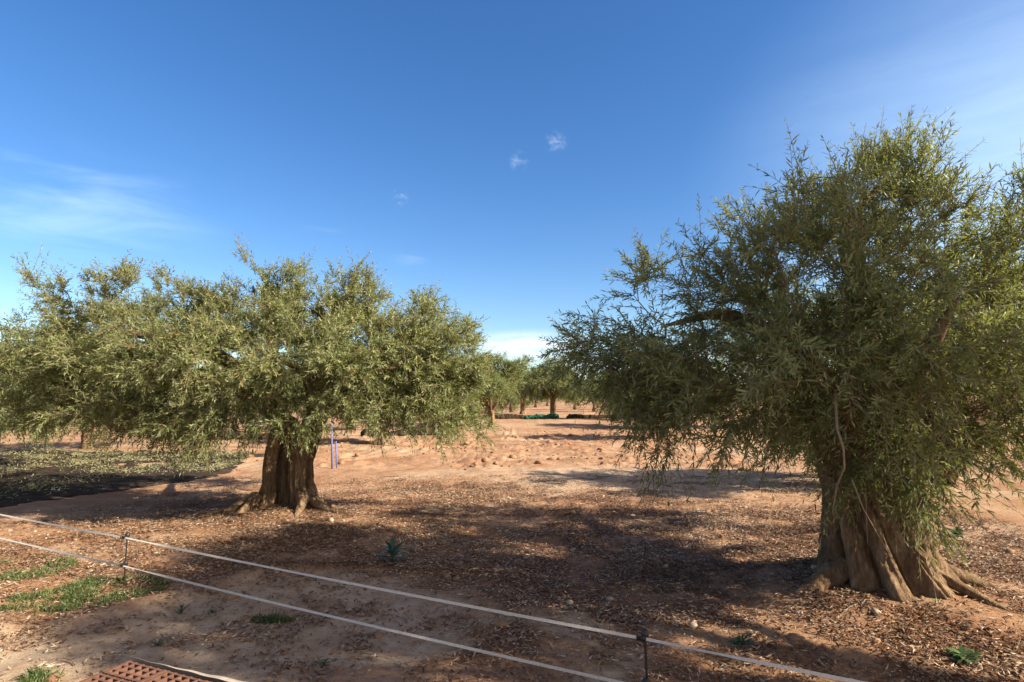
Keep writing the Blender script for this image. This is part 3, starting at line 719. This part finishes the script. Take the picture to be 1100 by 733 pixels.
# ================================================================== TAPE FENCE
fence = empty('tape_fence', (-3.5, 5.4, ghs(-3.5, 5.4)))
PA = np.array([-3.5, 5.4]); PB = np.array([.705, 3.2]); dv = PB - PA
posts = [PA - dv * 1.0, PA, PB, PB + dv * 1.0]
Z1, Z2 = .385, .138
def frel(mb, name, mat, parent, smooth=True):
    o = mb.build(name, mat, None, smooth); o.parent = parent
    p = parent
    off = Vector((0, 0, 0))
    while p is not None: off += p.location; p = p.parent
    o.data.transform(__import__('mathutils').Matrix.Translation(-off)); return o
for k, p in enumerate(posts):
    zz = ghs(*p); lean = (.012, .0) if k == 2 else (-.006, 0)
    mb = MB(); t = np.linspace(0, 1, 8)
    pts = np.stack([p[0] + lean[0] * (1 - t), p[1] + 0 * t, zz - .08 + t * (Z1 + .03 - zz + .08)], 1)
    mb.tube(pts, np.full(8, .0065), 8)
    po = frel(mb, 'post', M['black'], fence)
    for zc in (Z1 + .012, Z2 + .012):
        m2 = MB()
        m2.tube([(p[0], p[1], zc - .024), (p[0], p[1], zc - .012), (p[0], p[1], zc), (p[0], p[1], zc + .018), (p[0], p[1], zc + .03)], [.010, .018, .021, .019, .008], 10)
        m2.box((p[0] - .02, p[1] - .018, zc - .012), (.045, .012, .022), -.48)
        m2.tube([(p[0] - .045, p[1] - .02, zc - .022), (p[0] - .047, p[1] - .022, zc - .006), (p[0] - .042, p[1] - .02, zc + .01)], .004, 6)
        frel(m2, 'insulator', M['black'], po)
def tape(z, seed):
    "flat woven tape, a little slack, turning over now and then"
    g = np.random.default_rng(seed); V = []; n = 90
    for a, b in zip(posts[:-1], posts[1:]):
        tw0 = g.uniform(-.2, .2); turns = g.choice([-1, 1]) * g.choice([.0, .5, .5])
        for k in range(n):
            t = k / n; c = a + (b - a) * t; sag = -.012 * 4 * t * (1 - t)
            an = tw0 * math.sin(t * PI) + +.5 + .3 * math.sin(t * 9 + seed) + 1.2 * math.exp(-((t - .06) / .06) ** 2)
            w = .0082; u = unit((b - a)[None])[0]; pr = np.array([-u[1], u[0]])
            o = np.array([pr[0] * math.sin(an) * w, pr[1] * math.sin(an) * w, math.cos(an) * w])
            cc = np.array([c[0] - .012, c[1] - .022, z + sag]); th = np.array([pr[0] * math.cos(an), pr[1] * math.cos(an), -math.sin(an)]) * .0007
            V += [cc + o + th, cc - o + th, cc - o - th, cc + o - th]
    V = np.array(V); m = len(V) // 4; i = np.arange(m - 1)[:, None] * 4; j = np.arange(4)[None]
    f = np.stack([i + j, i + (j + 1) % 4, i + 4 + (j + 1) % 4, i + 4 + j], -1).reshape(-1, 4)
    mb = MB(); mb.add(V, f); return mb
for z, s_ in ((Z1, 4), (Z2, 9)): frel(tape(z, s_), 'tape', M['tape'], fence, False)
tag(fence, 'low fence of two white tapes on thin black posts', 'fence')

# ================================================================== HARVEST NETS
def sheet(name, corners, mat, nu, nv, amp, lift, seed, th=.004):
    c = [np.array(q) for q in corners]; U, V = np.meshgrid(np.linspace(0, 1, nu), np.linspace(0, 1, nv))
    X = (c[0][0] * (1 - U) + c[1][0] * U) * (1 - V) + (c[3][0] * (1 - U) + c[2][0] * U) * V
    Y = (c[0][1] * (1 - U) + c[1][1] * U) * (1 - V) + (c[3][1] * (1 - U) + c[2][1] * U) * V
    e = (fbm(X * 1.3, Y * 1.3, seed) - .5) * .9 * (1 - np.minimum(1, np.minimum(np.minimum(U, 1 - U), np.minimum(V, 1 - V)) * 8))
    X = X + e; Y = Y + e
    rip = amp * (fbm(X * 2.5, Y * 2.5, seed + 2) + .5 * fbm(X * 7, Y * 7, seed + 3))
    # turned-up bead along the border
    edge = np.minimum(np.minimum(U * nu, (1 - U) * nu), np.minimum(V * nv, (1 - V) * nv)); rip = rip + .012 * np.exp(-(edge / 1.2) ** 2)
    Z = gh(X, Y) + lift + rip * np.minimum(1, edge / 4)
    top = np.stack([X, Y, Z], -1).reshape(-1, 3); bot = top - [0, 0, th]
    i = np.arange(nv - 1)[:, None] * nu; j = np.arange(nu - 1)[None]
    f = np.stack([i + j, i + j + 1, i + nu + j + 1, i + nu + j], -1).reshape(-1, 4)
    b = np.concatenate([np.arange(nu), np.arange(1, nv) * nu + nu - 1, (nv - 1) * nu + np.arange(nu - 2, -1, -1), np.arange(nv - 2, 0, -1) * nu])
    b2 = np.roll(b, -1); m = nu * nv
    sidef = np.stack([b, b + m, b2 + m, b2], 1)
    mb = MB(); mb.add(np.concatenate([top, bot]), np.concatenate([f, f[:, ::-1] + m, sidef])); return mb, (X, Y, Z)
cn = [onground(-60, 553), onground(228, 512), onground(292, 489), onground(-60, 484)]
mb, net_xyz = sheet('n', cn, None, 120, 70, .05, .006, 5)
net = mb.build('harvest_net', M['net'], None, True)
tag(net, 'black olive harvest net spread flat on the ground beside the split trunk', 'net')
# cut leaves strewn over its far half
c = [np.array(q) for q in cn]; n = 46000
u = rng.random(n); v = rng.random(n) ** .8
bx = lambda k: (c[0][k] * (1 - u) + c[1][k] * u) * (1 - v) + (c[3][k] * (1 - u) + c[2][k] * u) * v
X, Y = bx(0), bx(1)
k = (fbm(X * .7, Y * .7, 71) + (v - .34) * .7 + rng.normal(0, .10, n) > .5) & (fbm(X * 1.9, Y * 1.9, 44) + rng.normal(0, .07, n) > .46) & (v < .97) & (u < .97); X, Y = X[k], Y[k]
o = flat_leaves('leaf_clippings', M['clip'], X, Y, .08, .019, rng, .45, .032)
tag(o, 'yellow green olive clippings strewn over the black net', 'clippings', kind='stuff')

def netroll(x0, y0, x1, y1, r, mat, label, seed):
    g = np.random.default_rng(seed); n = 60; L = math.hypot(x1 - x0, y1 - y0); t = np.linspace(0, 1, n)
    x = x0 + (x1 - x0) * t; y = y0 + (y1 - y0) * t + (fbm(t * L * .4, t * 0, seed) - .5) * .9
    rr = r * (.65 + .8 * fbm(t * L * .9, t * 0 + 3, seed + 1)); rr[0] *= .4; rr[-1] *= .4
    mb = MB(); trunk_part(mb, np.stack([x, y, gh(x, y) + rr * .55], 1), rr, None, n=18, flute=.25, nf=5, seed=seed, m=n * 2, lump=.24)
    o = mb.build('net_roll', mat, None, True, loc=((x0 + x1) / 2, (y0 + y1) / 2, 0)); o.location = ((x0 + x1) / 2, (y0 + y1) / 2, 0)
    tag(o, label, 'net', 'harvest nets gathered along the tree rows')
netroll(-14.5, 24, -9.6, 23.4, .13, M['net'], 'long black net heap added to darken the shade band behind the left crown', 3)  # added dark heap, stands in for shade of the tree row
netroll(-6.4, 25, -2.6, 25.4, .15, M['net'], 'black net heap added to darken the shade band beyond the slim pale trunk', 7)  # second added heap, darkens the same shaded band of ground
netroll(-2.6, 45, 1.0, 45.6, .17, M['net'], 'black net heap between the two far dark trees, left of the green net', 13)
netroll(.9, 44.4, 3.6, 44.8, .19, M['netgreen'], 'bright green net heap beside the far bushy tree', 17)
netroll(4.2, 45, 11.5, 46, .18, M['net'], 'black net heap right of the far bushy tree', 19)

# ================================================================== SMALL THINGS
# blue riser pipes
b = onground(357, 503); st = empty('water_riser', (b[0], b[1], ghs(*b)))
mb = MB(); mb.tube([(-.05, 0, 1.02), (-.03, 0, .6), (0, 0, -.05)], .022, 8); mb.tube([(-.05, 0, 1.0), (-.05, 0, 1.05)], .034, 8); mb.build('pipe', M['blue'], st, True)
mb = MB(); mb.tube([(-.01, .25, .62), (.03, .2, .3), (.06, .15, -.05)], .018, 8); mb.build('pipe', M['blue'], st, True)
tag(st, 'pair of thin blue upright pipes right of the split trunk', 'pipe')
# white drip hose lying at the right
pts = [(4.25 + .12 * k, 4.55 - .012 * k + .03 * math.sin(k * .8)) for k in range(22)]
mb = MB(); mb.tube([(x, y, ghs(x, y) + .02) for x, y in pts], .008, 8)
tag(mb.build('drip_hose', M['white'], None, True), 'white thin drip hose lying on the litter right of the fluted trunk', 'hose')

def blades(name, x, y, Lm, Wm, mat, g, label, cat, spread=.5, kind=None, group=None):
    n = len(x); z = gh(x, y) - .005
    A = unit(np.stack([g.normal(0, spread, n), g.normal(0, spread, n), np.ones(n)], 1)); Nn = unit(np.cross(A, g.normal(size=(n, 3))))
    L = Lm * g.uniform(.45, 1.3, n); W = np.full(n, Wm) * g.uniform(.7, 1.3, n)
    o = leaf_object(name, mat, None, np.stack([x, y, z], 1), A, Nn, L, W, np.clip(g.beta(2, 2.5, n), 0, 1), .35, True)
    tag(o, label, cat, group, kind); return o
def patch(px, py, rx, ry, n, g):
    c = onground(px, py); a = g.random(n) * 6.28; r = np.sqrt(g.random(n))
    x = c[0] + np.cos(a) * r * rx; y = c[1] + np.sin(a) * r * ry
    k = fbm(x * 5, y * 5, 15) + g.normal(0, .06, n) > .50; return x[k], y[k]
g = np.random.default_rng(77)
for (px, py, rx, ry, n, lb) in [(22, 612, .45, .42, 3000, 'sunlit green grass patch inside the fence at the left edge'), (112, 634, .48, .42, 5200, 'dark green grass patch at the foot of the left fence post'),
                                (60, 645, .42, .32, 2600, 'grass patch on the bare strip in front of the left post'), (30, 728, .2, .1, 900, 'grass clump at the bottom left corner beside the bricks'), (293, 660, .17, .08, 420, 'thin dark grass tuft under the lower tape')]:
    x, y = patch(px, py, rx, ry, n, g); blades('grass', x, y, .062, .0075, M['grass'], g, lb, 'grass', 1.1, 'stuff')
def weed(px, py, n, L, W, mat, label, g, spread=.9, name='weed', up=.7, group='low weeds on the orchard floor'):
    c = onground(px, py); z = ghs(*c); a = np.arange(n) * 2.4 + g.normal(0, .3, n)
    e = g.uniform(.25, 1.0, n)
    A = unit(np.stack([np.cos(a) * spread, np.sin(a) * spread, e * up], 1)); Nn = unit(np.stack([-np.cos(a), -np.sin(a), np.full(n, 1.3)], 1))
    P = np.stack([np.zeros(n), np.zeros(n), g.uniform(0, .5, n) * L * up * .6], 1)
    rt = empty(name, (c[0], c[1], z))
    o = leaf_object('leaves', mat, rt, P + A * L * .15, A, Nn, L * g.uniform(.7, 1.15, n), W * g.uniform(.8, 1.2, n), g.random(n), .3, True)
    mb = MB()
    for k in range(n): mb.tube([(0, 0, -.01), tuple(P[k] * .7 + A[k] * L * .05), tuple(P[k] + A[k] * L * .2)], .0025, 5)
    mb.build('stems', mat, rt, True)
    tag(rt, label, 'plant', group)
# broad leaved seedling: shaped leaves with a midrib fold
def seedling(px, py, label):
    g = np.random.default_rng(4); c = onground(px, py); z = ghs(*c); rt = empty('seedling', (c[0], c[1], z)); mb = MB(); st = MB()
    st.tube([(0, 0, -.02), (.004, 0, .05), (0, .004, .1)], .008, 6)
    for k in range(13):
        a = k * 2.4 + .5; el = .25 + .75 * (k / 12); L = .135 * g.uniform(.8, 1.15); w = .030
        d = np.array([math.cos(a) * math.cos(el * 1.1), math.sin(a) * math.cos(el * 1.1), math.sin(el * 1.1)]); b = np.cross(d, [0, 0, 1.]); b /= np.linalg.norm(b); nn = np.cross(b, d)
        p0 = np.array([0, 0, .02 + .085 * k / 12]); st.tube([p0, p0 + d * .05], .003, 5)
        V = []; prof = [.12, .55, .9, 1, .85, .5, .06]
        for q, pw in enumerate(prof):
            t = q / 6; cc = p0 + d * (.04 + L * t) - nn * (.05 * t * t) * L * 4
            V += [cc - b * w * pw + nn * .008 * pw, cc, cc + b * w * pw + nn * .008 * pw]
        f = [[q * 3 + e, q * 3 + e + 1, q * 3 + e + 4, q * 3 + e + 3] for q in range(6) for e in (0, 1)]
        mb.add(V, f, None, g.random())
    mb.build('leaves', M['bluegreen'], rt, True); st.build('stem', M['weed'], rt, True)
    tag(rt, label, 'plant')
seedling(421, 606, 'blue green broad leaved seedling alone on the litter behind the upper tape')
g = np.random.default_rng(91)
weed(797, 693, 60, .085, .011, M['weed'], 'dark green weed behind the upper tape, right of the near post', g)
weed(1036, 712, 26, .10, .035, M['weed'], 'bright green weed in the litter near the lower right corner', g)
weed(1028, 577, 22, .13, .05, M['weed'], 'bright green leafy sprout right of the fluted trunk', g, up=1.1)
weed(195, 655, 14, .07, .012, M['weed'], 'tiny pale sprout on the bare strip below the lower tape', g, up=1.4)
weed(348, 706, 14, .05, .012, M['weed'], 'tiny green weed alone on the trodden soil at the bottom', g)
weed(170, 690, 12, .05, .012, M['weed'], 'tiny weed on the sunlit bare strip above the bricks', g)
weed(228, 655, 10, .05, .012, M['weed'], 'tiny dark weed beside the lower tape right of the grass', g)

# a few bigger stones that can be told apart
for (px, py, r, lb) in [(612, 645, .040, 'rounded tan stone on bare soil left of the near post'), (655, 640, .030, 'small tan stone just above the upper tape by the near post'), (745, 672, .045, 'pinkish stone right of the near post, above the tape'),
                        (355, 563, .06, 'pale stone at the foot of the split trunk'), (878, 628, .045, 'tan stone at the left foot of the fluted trunk')]:
    c = onground(px, py); mb = MB(); g2 = np.random.default_rng(int(px))
    pebble(mb, (0, 0, 0), r, g2); o = mb.build('stone', M['stone'], None, True); o.location = (c[0], c[1], ghs(*c) + r * .25); tag(o, lb, 'stone', 'single stones on the soil')

# ------------------------------------------------------------------ stack of hollow bricks at the lower left
TZ = .50
cA = onground(139, 709.5, TZ); eR = onground(230, 733, TZ) - cA; eR /= np.linalg.norm(eR); eL = np.array([eR[1], -eR[0]])
if eL[1] > 0: eL = -eL
BL, BW, BH = .236, .116, .185
ang = math.atan2(eR[1], eR[0])
def hollow_brick():
    "perforated block standing on end: outer walls and inner webs round a grid of open cells"
    mb = MB(); t = .009; ncx, ncy = 5, 3
    for k in range(ncx + 1):
        w = t * (1.7 if k in (0, ncx) else 1); x = -BL / 2 + w / 2 + (BL - w) * k / ncx if k not in (0, ncx) else (-BL / 2 + w / 2 if k == 0 else BL / 2 - w / 2)
        mb.box((x, 0, 0), (w, BW, BH))
    for k in range(ncy + 1):
        w = t * (1.7 if k in (0, ncy) else 1); y = -BW / 2 + w / 2 if k == 0 else (BW / 2 - w / 2 if k == ncy else -BW / 2 + BW * k / ncy)
        mb.box((0, y, -.0012 if k not in (0, ncy) else -.0006), (BL - .003, w - (.003 if k in (0, ncy) else 0), BH - .002))
    mb.box((0, 0, -BH / 2 + .010), (BL - .02, BW - .02, .006))
    return mb.build('hollow_brick', M['brick'], None, False)
hb = hollow_brick(); first = True
pitx, pity = BL + .008, BW + .006
rows = ['at its far corner', 'second', 'third', 'fourth']
zb = ghs(*(cA + eR * .4 + eL * .2))
for lay in range(2):
    for a in range(3):
        for b_ in range(4):
            p = cA + eR * (BL / 2 + a * pitx) + eL * (BW / 2 + b_ * pity)
            o = hb if first else hb.copy()
            if not first: COL.objects.link(o)
            first = False
            o.location = (p[0], p[1], TZ - BH / 2 - lay * (BH + .004)); o.rotation_euler.z = ang
            if lay == 0 and (a, b_) in ((0, 0), (0, 1), (1, 0)):
                lb = {(0, 0): 'brown hollow brick at the far corner of the stack, its grid of holes upward', (0, 1): 'brown hollow brick second from the far corner, on the stack\'s left edge', (1, 0): 'brown hollow brick beside the pale film, right of the corner brick'}[(a, b_)]
            else: lb = 'brown hollow brick within the stack at the bottom left corner'
            tag(o, lb, 'brick', 'hollow bricks stacked at the lower left')
# pallet under them
ctr = cA + eR * (1.5 * pitx) + eL * (2 * pity); pal = empty('pallet', (ctr[0], ctr[1], 0), ang)
ztop = TZ - 2 * BH - .004 - .003
for k in range(5):
    mb = MB(); mb.box((0, -.22 + k * .11, ztop - .009), (.78, .085, .018)); mb.build('board', M['wood'], pal)
for k in range(3):
    mb = MB(); mb.box((-.34 + k * .34, 0, (ztop - .02 + zb - .02) / 2), (.09, .5, ztop - .02 - zb + .02)); mb.build('bearer', M['wood'], pal)
tag(pal, 'rough wooden pallet under the stack of hollow bricks', 'pallet')
# loose wrap film draped along the far long side
n, mm = 46, 12; V = []
for q in range(mm):
    v = q / (mm - 1)
    for k in range(n):
        t = k / (n - 1); along = -.01 + t * .86
        outw_ = .012 + .075 * sm(0, 1, t) * math.sin(min(1, v * 1.6) * PI * .5) + .004 * math.sin(t * 21 + v * 3) * v
        z = TZ + .008 - .30 * max(0, v - .22) / .78 + .0015 * math.sin(t * 33)
        p = cA + eR * along - eL * outw_
        V.append((p[0], p[1], z))
V = np.array(V); V2 = V - np.array([0, 0, .0015]); i = np.arange(mm - 1)[:, None] * n; j = np.arange(n - 1)[None]
f = np.stack([i + j, i + j + 1, i + n + j + 1, i + n + j], -1).reshape(-1, 4)
mb = MB(); mb.add(V, f)
tag(mb.build('wrap_film', M['film'], None, True), 'pale plastic wrap film hanging along the far side of the brick stack', 'plastic film')

# ================================================================== LIGHT, SKY, CAMERA
ELEV, AZ = R(31), R(110)                  # azimuth clockwise from straight ahead (+Y)
sun = bpy.data.lights.new('sun', 'SUN'); sun.energy = 5.0; sun.angle = R(.5); sun.color = (1, .87, .67)
so = bpy.data.objects.new('sun', sun); COL.objects.link(so)
sd = Vector((math.sin(AZ) * math.cos(ELEV), math.cos(AZ) * math.cos(ELEV), math.sin(ELEV)))
so.rotation_euler = sd.to_track_quat('Z', 'Y').to_euler(); so.location = (8, 2, 12)
W = bpy.data.worlds.new('World'); S.world = W; W.use_nodes = True
nt = W.node_tree; nt.nodes.clear()
out = nt.nodes.new('ShaderNodeOutputWorld'); bg = nt.nodes.new('ShaderNodeBackground'); nt.links.new(bg.outputs[0], out.inputs[0])
sky = nt.nodes.new('ShaderNodeTexSky'); sky.sky_type = 'NISHITA'; sky.sun_disc = False
sky.sun_elevation = ELEV; sky.sun_rotation = AZ; sky.air_density = 1.0; sky.dust_density = .6; sky.ozone_density = 2.5; sky.altitude = 200
hs = nt.nodes.new('ShaderNodeHueSaturation'); hs.inputs['Saturation'].default_value = 1.28; hs.inputs['Hue'].default_value = .507; nt.links.new(sky.outputs[0], hs.inputs['Color'])
base = hs.outputs[0]
dirv = nt.nodes.new('ShaderNodeTexCoord').outputs['Generated']
def dmask(px, py, r0, r1, stretch=(1, 1, 1)):
    "soft spot of sky round the direction of (px, py)"
    d = at(px, py, 1.0) - np.array([0, 0, H]); d /= np.linalg.norm(d)
    return dmask_dir(d, r0, r1, stretch)
def dmask_dir(d, r0, r1, stretch=(1, 1, 1)):
    s = nt.nodes.new('ShaderNodeVectorMath'); s.operation = 'SUBTRACT'; nt.links.new(dirv, s.inputs[0]); s.inputs[1].default_value = d
    m = nt.nodes.new('ShaderNodeVectorMath'); m.operation = 'MULTIPLY'; nt.links.new(s.outputs[0], m.inputs[0]); m.inputs[1].default_value = stretch
    l = nt.nodes.new('ShaderNodeVectorMath'); l.operation = 'LENGTH'; nt.links.new(m.outputs[0], l.inputs[0])
    mr = nt.nodes.new('ShaderNodeMapRange'); mr.interpolation_type = 'SMOOTHSTEP'; nt.links.new(l.outputs['Value'], mr.inputs[0])
    mr.inputs[1].default_value = r1; mr.inputs[2].default_value = r0; mr.inputs[3].default_value = 0; mr.inputs[4].default_value = 1
    return mr.outputs[0]
def cmap(sc, rot=0):
    mp = nt.nodes.new('ShaderNodeMapping'); nt.links.new(dirv, mp.inputs[0]); mp.inputs['Scale'].default_value = sc; mp.inputs['Rotation'].default_value = (0, rot, 0); return mp.outputs[0]
def cloud(base, mask, n, lo, hi, amt, col):
    k = nt.nodes.new('ShaderNodeMapRange'); k.interpolation_type = 'SMOOTHSTEP'; nt.links.new(n, k.inputs[0]); k.inputs[1].default_value = lo; k.inputs[2].default_value = hi
    f = math_(nt, 'MULTIPLY', math_(nt, 'MULTIPLY', mask, k.outputs[0]), amt, True)
    return mix(nt, f, base, col)
white = (7.2, 7.6, 8.2); haze = (6.4, 8.0, 9.2)
nA = noise(nt, 60, 6, cmap((1, 1, 1.7), .5), .6, .6); nB = noise(nt, 5, 5, cmap((.8, .8, 4.5), .35), .55, .4); nC = noise(nt, 7, 5, cmap((1, 1, 6)), .55)
base = cloud(base, dmask(597, 152, .002, .026, (1, 1, 1.3)), nA, .40, .78, .26, white)
base = cloud(base, dmask(557, 174, .002, .022), nA, .42, .80, .22, white)
base = cloud(base, dmask(429, 213, .002, .018), nA, .42, .72, .26, white)
base = cloud(base, dmask(345, 250, .005, .05, (1, 1, 2)), nB, .42, .7, .13, white)
base = cloud(base, dmask(450, 270, .005, .07, (1, 1, 2)), nB, .42, .7, .13, white)
base = cloud(base, dmask(60, 215, .02, .26, (1, 1, 2.6)), nB, .40, .80, .24, haze)
base = cloud(base, dmask(1110, 190, 0, .46, (1, 1, 1.25)), nB, -.8, 1.3, .50, haze)
base = cloud(base, dmask(570, 372, .02, .15, (1, 1, 4.5)), nC, .32, .56, .85, (6.3, 6.7, 7.4))
def sky_fill(base, az, el, r0, r1, amt, col):  # warm brightening added to the unseen sky behind and right, as fill light
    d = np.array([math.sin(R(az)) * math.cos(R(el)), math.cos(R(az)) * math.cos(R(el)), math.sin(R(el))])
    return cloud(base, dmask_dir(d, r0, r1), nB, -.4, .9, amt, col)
base = sky_fill(base, 118, 38, .25, 1.15, .95, (5.2, 4.1, 2.9))
base = sky_fill(base, 190, 42, .2, 1.1, .9, (3.4, 2.8, 2.1))
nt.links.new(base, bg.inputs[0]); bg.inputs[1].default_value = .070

cam = bpy.data.cameras.new('camera'); co = bpy.data.objects.new('camera', cam); COL.objects.link(co)
cam.sensor_width = 36; cam.lens = F / 1100 * 36; cam.clip_start = .05; cam.clip_end = 6000
co.location = (0, 0, H); co.rotation_euler = (PI / 2 + PITCH, 0, 0); S.camera = co
S.render.resolution_x = 1024; S.render.resolution_y = 682
S.view_settings.view_transform = 'Standard'; S.view_settings.look = 'None'; S.view_settings.exposure = 1.52; S.view_settings.gamma = 1
S.cycles.max_bounces = 6; S.cycles.diffuse_bounces = 3; S.cycles.transmission_bounces = 4; S.cycles.transparent_max_bounces = 4
